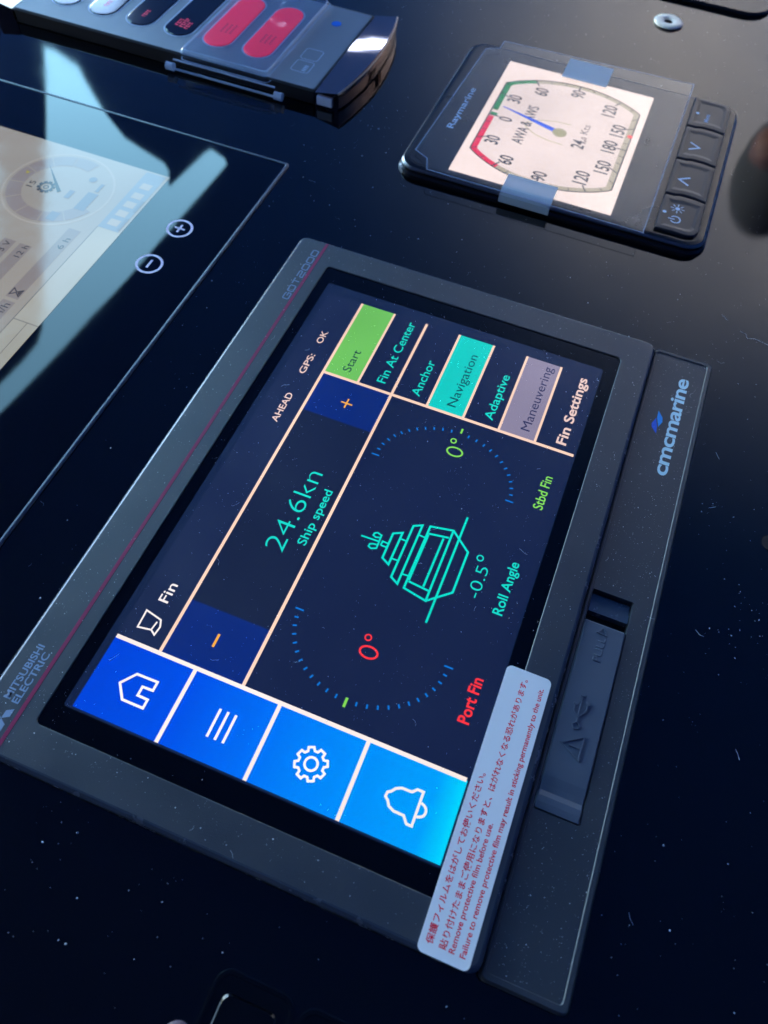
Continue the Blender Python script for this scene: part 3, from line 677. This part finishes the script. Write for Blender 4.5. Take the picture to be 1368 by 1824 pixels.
nums = [('30', 256.9, -25.6), ('0', 272.5, -26.4), ('30', 288.0, -25.8), ('60', 298.1, -34.7), ('90', 303.4, -49.5), ('120', 297.1, -64.5), ('150', 284.9, -70.8), ('180', 272.8, -69.9),
        ('150', 258.6, -70.4), ('120', 248.6, -64.3), ('90', 242.4, -49.0), ('60', 246.6, -34.3)]
for s_, x, y in nums:
    X, Y = u3(x, y); text(s_, X, Y - 2.9, 5.9, 2.75 * len(s_), zi + .05, Gi['txt'], lcd, 'scale_number', 0.018, align='c')
X, Y = u3(258.7, -37.0); text('AWA & AWS', X, Y - .2, 4.8, 28.4, zi + .05, Gi['txt'], lcd, 'caption', 0.014)
X, Y = u3(266.0, -60.6); text('24.', X, Y, 5.4, 6.9, zi + .05, Gi['txt'], lcd, 'wind_readout', 0.022)
X, Y = u3(273.0, -60.4); text('0', X, Y, 2.4, 1.5, zi + .05, Gi['txt'], lcd, 'wind_readout', 0.01)
X, Y = u3(276.6, -60.0); text('Kts', X, Y, 3.4, 6.8, zi + .05, Gi['txt'], lcd, 'caption', 0.0)
tipx, tipy = u3(280.8, -23.0)
dv = Vector((tipx - DX, tipy - DY)).normalized(); nv = Vector((-dv.y, dv.x))
ip('wind_needle', 'blue', lambda b: b.poly([(DX + nv.x * 1.5, DY + nv.y * 1.5), (DX - nv.x * 1.5, DY - nv.y * 1.5), (tipx - nv.x * .25, tipy - nv.y * .25), (tipx + nv.x * .25, tipy + nv.y * .25)], zi + .08))
ip('needle_hub', 'hub', lambda b: b.disc(DX, DY, 2.9, zi + .10, 28)); ip('needle_hub_edge', 'track', lambda b: b.ribbon(arc(DX, DY, 2.9, 2.9, 0, 352, 41), .35, zi + .11, True))
bow = [(-7.5, 0), (-7.2, 6), (-5.5, 12), (-2.5, 16.5), (0, 18.2), (2.5, 16.5), (5.5, 12), (7.2, 6), (7.5, 0)]
ip('boat_outline', 'arc', lambda b: b.ribbon([(DX + p[0], DY + p[1] - 3) for p in bow], .55, zi + .04))
X, Y = u3(283.0, -76.6); ip('wind_shift_dot', 'red2', lambda b: b.disc(X, Y + .3, 1.15, zi + .09, 14))
X, Y = up(257.2, -8.7, ZI); text('Raymarine', X, Y - .2, 2.9, 31.5, ZI + .07, M['symbol'], ig, 'maker_lettering', 0.01)
# four keys
ed = [236.0, 258.6, 283.0, 307.2, 330.4]
for i in range(4):
    xa, xb = ed[i] + .35, ed[i + 1] - .35
    wav = lambda x, s: [(x, -112.6), (x, -108.5), (x + s * .9, -106.2), (x + s * .9, -101.5), (x, -99.2), (x, -96.6)]
    L_ = [(xa, -112.6 if i else -109), (xa + (.9 if i else 0), -107.8), (xa + (.9 if i else 0), -102.4), (xa, -100.4), (xa, -96.6)]
    R_ = [(xb, -96.6), (xb, -100.4), (xb + (.9 if i < 3 else 0), -102.4), (xb + (.9 if i < 3 else 0), -107.8), (xb, -112.6 if i < 3 else -109)]
    if i == 0: L_ = [(xa + 3.6, -112.6), (xa + 1.0, -111.4)] + L_
    if i == 3: R_ = R_ + [(xb - 1.0, -111.4), (xb - 3.6, -112.6)]
    lp = R_[::-1][::-1]; loop = (L_ + R_)[::-1]
    cx = sum(p[0] for p in loop) / len(loop); cy = sum(p[1] for p in loop) / len(loop)
    sh = lambda k: [(cx + (p[0] - cx) * k, cy + (p[1] - cy) * k) for p in loop]
    B = MB(); B.loft([lift(loop, ZI - .1), lift(loop, ZI + .75), lift(sh(.955), ZI + 1.15), lift(sh(.78), ZI + 1.25), lift(sh(.62), ZI + 1.0)], False, True)
    kb = B.build('key', M['button'], wi)
    zk = ZI + 1.06
    if i in (1, 2):
        c_ = up([0, 264.5, 288.2][i], -101.9, zk); s_ = -1 if i == 2 else 1
        B = MB(); B.ribbon([(c_[0] - 2.6, c_[1] - 2.0 * s_), (c_[0], c_[1] + 2.1 * s_), (c_[0] + 2.6, c_[1] - 2.0 * s_)], .75, zk); B.build('arrow_symbol', M['symbol'], kb)
    elif i == 0:
        px, py = up(239.6, -102.8, zk)
        B = MB(); B.ribbon(arc(px, py, 1.9, 1.9, 125, 415, 20), .5, zk); B.rect(px - .25, py + .2, px + .25, py + 2.7, zk + .01); B.build('power_symbol', M['symbol'], kb)
        sx_, sy_ = up(246.2, -102.6, zk); B = MB(); B.disc(sx_, sy_, .95, zk, 14)
        for q in range(8):
            t = q * math.pi / 4; B.ribbon([(sx_ + 1.4 * math.cos(t), sy_ + 1.4 * math.sin(t)), (sx_ + 2.7 * math.cos(t), sy_ + 2.7 * math.sin(t))], .35, zk)
        B.build('brightness_symbol', M['symbol'], kb)
        px, py = up(242.3, -98.2, zk); B = MB(); B.disc(px, py, .8, ZI + 1.3, 14); B.build('dot_mark', M['symbol'], kb)
    else:
        px, py = up(308.0, -103.9, zk); text('Menu', px - .5, py - .4, 2.0, 6.0, zk, M['symbol'], kb, 'lettering', 0.012)
        px, py = up(312.3, -99.2, zk); B = MB(); B.disc(px, py, .8, ZI + 1.3, 14); B.build('dot_mark', M['symbol'], kb)
# protective film with two blue pull tabs, laid over the instrument
fl = thing('protective_film', 'clear film with two blue pull tabs over the lit wind dial', 'film', (282, -45, ZI + .5))
zf = ZI + 1.45
fo = [tuple(up(x, y, zf)) for x, y in [(224.6, -94.0), (330.4, -94.3), (331.8, -4.2), (318.0, -3.0), (316.0, 1.8), (232.0, -1.0), (231.5, -4.6), (229.8, -8.0), (226.0, -9.2)]]
fo = [tuple(at(u, v, zf, (680, 40), 1.988)[:2]) for u, v in [(925, 745), (1105, 220), (435, 66), (418, 92), (370, 92), (120, 450), (160, 480), (160, 520)]]
B = MB(); B.poly(fo, zf); f0 = B.build('clear_sheet', M['film'], fl)
B = MB(); B.ribbon(fo, .5, zf + .03, True); M['filmedge'] = mat('film_edge', (0.35, 0.45, 0.65, 1), 0.15, alpha=0.55); B.build('sheet_edge', M['filmedge'], fl)
def tab(prof, ya, yb, sk):
    # strip folded over the edge: profile of (x, z), between ya and yb
    v = []; f = []
    for x, z in prof: v += [(x, ya, z), (x, yb + sk, z), (x, yb + sk, z + .12), (x, ya, z + .12)]
    for i in range(len(prof) - 1):
        for j in range(4):
            f.append((i * 4 + j, i * 4 + (j + 1) % 4, (i + 1) * 4 + (j + 1) % 4, (i + 1) * 4 + j))
    f += [(3, 2, 1, 0), tuple(4 * (len(prof) - 1) + j for j in range(4))]
    B = MB(); B.add(v, f); B.build('pull_tab', M['tab'], fl)
tab([(242.5, zf + .05), (233.5, zf + .06), (231.6, zf - .3), (230.6, zf - 1.4), (230.4, -3.6)], -57.5, -37.5, 0)
tab([(318.5, zf + .05), (331.5, zf + .06), (334.4, zf + .05)], -59.0, -39.0, 0)

# ================================================================== alarm keypad, top left
kp = thing('alarm_keypad', 'grey keypad with dark chrome ends and two magenta buttons under a clear cover', 'keypad', (293, 125, ZD))
KX0, KX1, ZK = 259.8, 328.0, 1.0
B = MB()
B.loft([lift(rr(KX0 + .4, 42, KX1 - .4, 216, 3, 4), ZD), lift(rr(KX0, 53.2, KX1, 201.5, .8, 4), -4.6), lift(rr(KX0, 53.2, KX1, 201.5, .8, 4), .4), lift(rr(KX0 + .7, 53.2, KX1 - .7, 201.5, .8, 4), ZK)], False, True)
body = B.build('keypad_body', M['kbody'], kp)
B = MB(); B.loft([lift(rr(KX0 + .9, 54, KX1 - 1.5, 200.8, 1.2, 4), ZK - .1), lift(rr(KX0 + .9, 54, KX1 - 1.5, 200.8, 1.2, 4), ZK + .12)], False, True)
face = B.build('face_plate', M['kface'], kp)
def endcap(ya, yb, s):
    """bowed dark chrome end: crowned across and sloping down to its curved rim"""
    nx, ny = 18, 5; v = []; f = []
    for i in range(nx + 1):
        t = i / nx; x = KX0 - .2 + (KX1 - KX0 + .4) * t; bow_ = 4.6 * (1 - (2 * t - 1) ** 2)
        for j in range(ny + 1):
            q = j / ny; y = ya + (yb - s * bow_ - ya) * q
            z = ZK + 1.4 - 0.17 * s * (y - (ya + yb) / 2) + 0.25 * (1 - (2 * t - 1) ** 2) - .8
            v.append((x, y, z))
        v.append((x, yb - s * bow_ - s * .5, ZK - .4)); v.append((x, yb - s * bow_ - s * .2, ZD + .8)); v.append((x, yb - s * bow_ + s * .4, ZD))
    k = ny + 4
    for i in range(nx):
        for j in range(k - 1):
            a0 = i * k + j; q = (a0, a0 + 1, a0 + k + 1, a0 + k); f.append(q if s < 0 else q[::-1])
    v2 = []
    for i in (0, nx):
        idx = [i * k + j for j in range(k)]; n0 = len(v)
        v.append((v[idx[0]][0], ya, ZD)); f.append(tuple(idx + [n0]))
    B = MB(); B.add(v, f); return B.build('end_cap', M['cap'], kp)
CAPT = 1.6
c1 = endcap(53.0, 42.6, 1); endcap(201.8, 212.0, -1)
tr = []
for i in range(25):
    t = i / 24; x = KX0 - .2 + (KX1 - KX0 + .4) * t; tr.append((x, 42.6 - 4.6 * (1 - (2 * t - 1) ** 2) - .3, ZK + 1.35 + 0.25 * (1 - (2 * t - 1) ** 2)))
v = []; 
for p in tr:
    for q in range(8): v.append((p[0], p[1] + .42 * math.cos(q * math.pi / 4), p[2] + .42 * math.sin(q * math.pi / 4)))
B = MB(); B.add(v, [(i * 8 + q, i * 8 + (q + 1) % 8, (i + 1) * 8 + (q + 1) % 8, (i + 1) * 8 + q) for i in range(24) for q in range(8)]); B.build('cap_trim', M['trim'], c1, smooth=True)
B = MB()
for x0_, x1_ in ((KX0 + 1.2, KX0 + 8.4),): B.box(x0_ - 2.4, 45.0, -3.6, x0_ - 1.3, 51.8, -.2)
B.build('cap_clip', M['kring'], kp)
# oval keys
def stad(xa, xb, yc, r, n=10):
    return arc(xb - r, yc, r, r, -90, 90, n) + arc(xa + r, yc, r, r, 90, 270, n)
ks = [(88.2, 'magenta'), (107.6, 'magenta'), (126.8, 'kdark'), (146.0, 'kdark'), (165.4, 'kdark'), (184.6, 'kdark')]
for i, (yc, mt) in enumerate(ks):
    xa, xb = 271.5, 316.0
    B = MB(); B.loft([lift(stad(xa, xb, yc, 6.6), ZK + .1), lift(stad(xa, xb, yc, 6.6), ZK + .35), lift(stad(xa + .5, xb - .5, yc, 6.1), ZK + .5)], False, True)
    kb = B.build('oval_key', M[mt], kp)
    B = MB(); B.ribbon(stad(xa - .5, xb + .5, yc, 7.1), .55, ZK + .2, True); B.build('key_outline', M['kring'], kb)
    if mt == 'kdark':
        B = MB(); rnd = random.Random(i)
        for ln in range(3 if i == 2 else 1):
            x = 279.0 - ln * .5
            for q in range(4 + ln % 2):
                wl = rnd.uniform(.7, 1.3); y_ = yc + 2.4 - ln * 2.5 if i == 2 else yc
                B.rect(x, y_ - .9, x + wl * .4, y_ + .9, ZK + .53); B.rect(x + wl * .4, y_ + .4, x + wl, y_ + .9, ZK + .53)
                if q % 2: B.rect(x + wl * .4, y_ - .9, x + wl, y_ - .4, ZK + .53)
                x += wl + .5
        B.build('key_legend', M['kred'], kb)
    else:
        M['wine'] = M.get('wine') or mat('wine_legend', (0.25, 0.005, 0.02, 1), 0.4)
        B = MB(); rnd = random.Random(i + 9)
        for ln in range(3):
            x = 283.0
            for q in range(5):
                wl = rnd.uniform(.8, 1.4); B.rect(x, yc + 1.6 - ln * 2.2, x + wl, yc + 2.0 - ln * 2.2, ZK + .53); B.rect(x, yc + .9 - ln * 2.2, x + .3, yc + 1.6 - ln * 2.2, ZK + .53); x += wl + .45
        B.build('key_legend', M['wine'], kb)
B = MB(); B.disc(312.5, 66.0, 2.3, ZK + .25, 20); B.build('indicator_lens', M['led'], face)
B = MB()
for x_ in (270.0, 280.0): B.ribbon(rr(x_, 61.3, x_ + 8.6, 69.4, 1.4, 4), .3, ZK + .14, True)
B.build('printed_squares', M['kring'], face)
B = MB()
for q in range(4): B.rect(271.2 + q * 1.2, 62.8, 271.9 + q * 1.2, 64.6, ZK + .15)
B.build('printed_word', M['kring'], face)
# clear hinged guard over the two magenta keys
gd = MB()
def shell(mb, x0, y0, x1, y1, z0, z1, t, r):
    mb.loft([lift(rr(x0, y0, x1, y1, r, 4), z0), lift(rr(x0, y0, x1, y1, r, 4), z1 - r * .6), lift(rr(x0 + r * .2, y0 + r * .2, x1 - r * .2, y1 - r * .2, r * .8, 4), z1 - r * .2), lift(rr(x0 + r * .6, y0 + r * .6, x1 - r * .6, y1 - r * .6, r * .5, 4), z1)], False, True)
    o2 = [lift(rr(x0 + t, y0 + t, x1 - t, y1 - t, max(.2, r - t), 4), z0), lift(rr(x0 + t, y0 + t, x1 - t, y1 - t, max(.2, r - t), 4), z1 - t)]
    n = len(o2[0]); base = len(mb.v)
    mb.add(o2[0] + o2[1], [(i, n + i, n + (i + 1) % n, (i + 1) % n) for i in range(n)] + [tuple(n + i for i in reversed(range(n)))])
    # bottom rim
    mb.add(lift(rr(x0, y0, x1, y1, r, 4), z0) + lift(rr(x0 + t, y0 + t, x1 - t, y1 - t, max(.2, r - t), 4), z0), [(i, n + i, n + (i + 1) % n, (i + 1) % n) for i in range(n)])
shell(gd, 257.2, 73.5, 324.5, 115.5, 0.2, 4.4, 1.1, 2.2)
guard = gd.build('clear_guard', M['clear'], kp)
B = MB()
for q, zq_ in ((rr(257.2, 73.5, 324.5, 115.5, 2.2, 4), 3.0), (rr(258.3, 74.6, 323.4, 114.4, 1.6, 4), 4.42), (rr(257.2, 73.5, 324.5, 115.5, 2.2, 4), .4)):
    B.ribbon(q, .55, zq_, True)
B.build('guard_edge_glints', M['clearedge'], guard)  # pale ribbons painted in for bright highlights along the edges
B = MB()
def bar(mb, x, y0, y1, z, r, n=12):
    R0 = [(x + r * math.cos(2 * math.pi * i / n), y0, z + r * math.sin(2 * math.pi * i / n)) for i in range(n)]
    R1 = [(p[0], y1, p[2]) for p in R0]; mb.loft([R1, R0], True, True)
B = MB(); bar(B, 255.4, 67.5, 119.5, -3.4, .5); bar(B, 255.4, 69.5, 117.5, .7, .4); B.build('hinge_bar', M['clearedge'], guard)
B = MB(); B.box(255.4, 70.0, -3.6, 256.3, 117.0, 0.6); B.build('guard_side', M['clear'], guard)
B = MB(); bar(B, 254.8, 66.0, 69.5, -2.3, 1.7); B.build('hinge_knuckle', M['clearedge'], guard)
B = MB(); bar(B, 254.8, 117.5, 121.0, -2.3, 1.7); B.build('hinge_knuckle', M['clearedge'], guard)
B = MB(); B.loft([lift(rr(305, 80, 326, 96, 5, 5), 4.4), lift(rr(305, 80, 326, 96, 5, 5), 6.4), lift(rr(306.5, 81.5, 324.5, 94.5, 4, 5), 7.4)], True, True); B.build('finger_tab', M['clear'], guard) if False else None

# ================================================================== small fittings on the dash
c_ = at(1190, 41, ZD)
def torus(mb, x, y, z, R, r, n=32, k=10):
    v = [(x + (R + r * math.cos(2 * math.pi * j / k)) * math.cos(2 * math.pi * i / n), y + (R + r * math.cos(2 * math.pi * j / k)) * math.sin(2 * math.pi * i / n), z + r * .3 * math.sin(2 * math.pi * j / k)) for i in range(n) for j in range(k)]
    mb.add(v, [(i * k + j, ((i + 1) % n) * k + j, ((i + 1) % n) * k + (j + 1) % k, i * k + (j + 1) % k) for i in range(n) for j in range(k)])
B = MB(); torus(B, c_.x, c_.y, ZD + .6, 4.6, 2.6)
tag(B.build('grommet', M['pale'], smooth=True), 'small pale ring lying on the black dash beyond the wind dial', 'grommet')
B = MB()
B.loft([lift(rr(421.5, -119.5, 540, -55, 13, 8), ZD), lift(rr(421.5, -119.5, 540, -55, 13, 8), ZD + 1), lift(rr(422.5, -118.5, 538, -56, 12, 8), ZD + 2)], False, True)
tag(B.build('instrument_housing', M['housing']), 'dark rounded instrument edge cut off at the top right corner', 'instrument')
B = MB(); B.loft([lift(rr(350.5, 2, 480, 130, 50, 10), ZD), lift(rr(350.5, 2, 480, 130, 50, 10), ZD + 1)], False, True)
M['navygloss'] = mat('navy_gloss', (0.003, 0.006, 0.014, 1), 0.12)
M['switch'] = mat('dark_switch', (0.002, 0.0025, 0.004, 1), 0.12, ior=1.42)
# switch caps at the lower left
for i, (ya, yb) in enumerate(((-76.2, -57.6), (-95.2, -76.9))):
    q = thing('rocker_switch', ('dark rocker switch at the bottom edge beside the small knob', 'dark rocker switch at the bottom edge, the one nearer the wide screen corner')[i], 'switch', (-60, (ya + yb) / 2, ZD), 'rocker switches at the bottom edge')
    B = MB(); B.loft([lift(rr(-88, ya, -34.4, yb, 3.6, 6), ZD), lift(rr(-88, ya, -34.4, yb, 3.6, 6), ZD + .3), lift(rr(-87.6, ya + .4, -34.8, yb - .4, 3.2, 6), ZD + .45), lift(rr(-87, ya + 1, -35.4, yb - 1, 2.8, 6), ZD + .45), lift(rr(-86.6, ya + 1.4, -35.8, yb - 1.4, 2.5, 6), ZD + .25)], False, True)
    B.build('switch_frame', M['switch'], q)
    B = MB(); B.loft([lift(rr(-84, ya + 3, -38.6, yb - 3, 2, 5), ZD + .25), lift(rr(-83.6, ya + 3.4, -39.0, yb - 3.4, 2, 5), ZD + .7)], False, True)
    B.build('rocker', M['switch'], q)
B = MB()
kx, ky = -49.6, -55.2
B.loft([[(kx + r_ * math.cos(t * math.pi / 12), ky + r_ * math.sin(t * math.pi / 12), z_) for t in range(24)] for r_, z_ in ((3.0, ZD), (3.0, ZD + 1.6), (2.8, ZD + 2.4), (2.2, ZD + 3.0), (1.2, ZD + 3.3), (.3, ZD + 3.4))], False, True)
tag(B.build('knob', M['grip'], smooth=True), 'small pinkish grey domed knob cut off by the bottom edge', 'knob')
c_ = at(1372, 968, ZD)
q = thing('screw_hole', 'small round dark screw hole at the right edge of the dash', 'hole', (c_.x, c_.y, ZD))
B = MB(); B.disc(c_.x, c_.y, 2.5, ZD + .05, 28); B.build('hole_disc', M['dark'], q)  # flat dark disc in place of the shaded hole
B = MB(); torus(B, c_.x, c_.y, ZD + .05, 2.6, .16, 36, 8); B.build('hole_rim', M['housing'], q, smooth=True)

# ================================================================== dust, lint and scratches
def speck(mb, x, y, z, r, rnd):
    n = rnd.choice((5, 6, 7)); el = rnd.uniform(.45, 1); a0 = rnd.uniform(0, 6.28)
    ps = []
    for i in range(n):
        t = 2 * math.pi * i / n; q = r * rnd.uniform(.6, 1.2); px, py = q * math.cos(t), q * el * math.sin(t)
        ps.append((x + px * math.cos(a0) - py * math.sin(a0), y + px * math.sin(a0) + py * math.cos(a0)))
    mb.add(lift(ps, z) + [(x, y, z + r * .5)], [(i, (i + 1) % n, n) for i in range(n)])
def fibre(mb, x, y, z, L, rnd, wd=.05):
    a_ = rnd.uniform(0, 6.28); p = [(x, y)]; n = 8
    for i in range(n):
        a_ += rnd.uniform(-.55, .55); p.append((p[-1][0] + L / n * math.cos(a_), p[-1][1] + L / n * math.sin(a_)))
    mb.ribbon(p, wd, z)
def scatter(name, rnd, n, nf, x0, y0, x1, y1, z, ok, sizes, mt):
    b = MB()
    for _ in range(n):
        x, y = rnd.uniform(x0, x1), rnd.uniform(y0, y1)
        if ok(x, y):
            speck(b, x, y, z, sizes[0] * (1 + rnd.random() ** 4 * sizes[1]), rnd)
            if rnd.random() < .2:
                for _k in range(rnd.randint(1, 4)): speck(b, x + rnd.gauss(0, 1.6), y + rnd.gauss(0, 1.6), z, sizes[0] * rnd.uniform(.6, 1.2), rnd)
    for _ in range(nf):
        x, y = rnd.uniform(x0, x1), rnd.uniform(y0, y1)
        if ok(x, y): fibre(b, x, y, z + .02, rnd.uniform(.8, 3.2), rnd)
    o = b.build(name, mt, kind='stuff'); o['label'] = 'fine pale dust specks and lint fibres scattered ' + {'dash_dust': 'on the glossy black dash', 'frame_dust': 'on the grey screen frame', 'slab_dust': 'on the lower strip of the grey frame', 'screen_dust': 'on the dark glass of the control screen'}[name]; o['category'] = 'dust'; return o
rnd = random.Random(3)
def free(x, y):
    if -19 < x < 179 and -131 < y < 22.5: return False
    if x < 219.5 and y > 43.5: return False
    if 229 < x < 336 and -119 < y < 8.5: return False
    if 250 < x < 331 and y > 36: return False
    if x < -33 and y > -97 and y < -50: return False
    return True
scatter('dash_dust', rnd, 2200, 50, -110, -240, 460, 60, ZD + .03, free, (.10, 2.3), M['dust2'])
B = MB()
for pts in ([(1318, 590), (1328, 595), (1331, 603), (1345, 604), (1356, 609), (1368, 615)], [(1239, 1122), (1246, 1131), (1254, 1134)],
            [(1310, 1335), (1314, 1343), (1317, 1354)], [(40, 846), (48, 851), (57, 860)], [(252, 574), (262, 573)], [(1262, 905), (1275, 903)], [(1275, 806), (1281, 818)], [(95, 795), (103, 801)], [(245, 1108), (250, 1100), (256, 1096)],
            [(180, 625), (200, 618)], [(1120, 1625), (1122, 1636), (1128, 1648)], [(1285, 560), (1296, 571)], [(860, 92), (868, 98)]):
    B.ribbon([tuple(at(u, v, ZD)[:2]) for u, v in pts], .10, ZD + .06)
rl = random.Random(11)
for cx, cy, n_, sg in ((1300, 1120, 9, 16), (1335, 1085, 13, 22), (1320, 1145, 7, 30), (1255, 900, 14, 30), (1130, 1700, 10, 60), (330, 1700, 5, 60), (1230, 740, 26, 90), (120, 1500, 8, 80), (650, 220, 14, 30), (430, 350, 16, 50), (1290, 300, 8, 14)):
    for _ in range(n_):
        q = at(cx + rl.gauss(0, sg), cy + rl.gauss(0, sg), ZD)
        if free(q.x, q.y): speck(B, q.x, q.y, ZD + .04, rl.uniform(.06, .14) * (1 + rl.random() ** 3 * 1.6), rl)
o = B.build('lint', M['dust'], kind='stuff'); o['label'] = 'pale curled lint fibres and dust clusters on the dash at right'; o['category'] = 'lint'
onf = lambda x, y: ((-15 < x < 175 and -107.5 < y < 19) and not (-7 < x < 166 and -99.5 < y < 6)) and not (x < 51.5 and y < -94)
scatter('frame_dust', rnd, 3600, 22, -16, -108, 176, 19.5, .44, onf, (.055, 2.4), M['dust'])
scatter('slab_dust', rnd, 900, 8, -15, -126.5, 175, -110.5, -.95, lambda x, y: not (19 < x < 82 and y > -122.5), (.055, 2.2), M['dust'])
scatter('screen_dust', rnd, 900, 20, -6, -99, 165, 5.5, .26, lambda x, y: not (x < 51.5 and y < -94) and (x > 21 or y > 0 or rnd.random() < .15), (.05, 1.6), M['dust'])
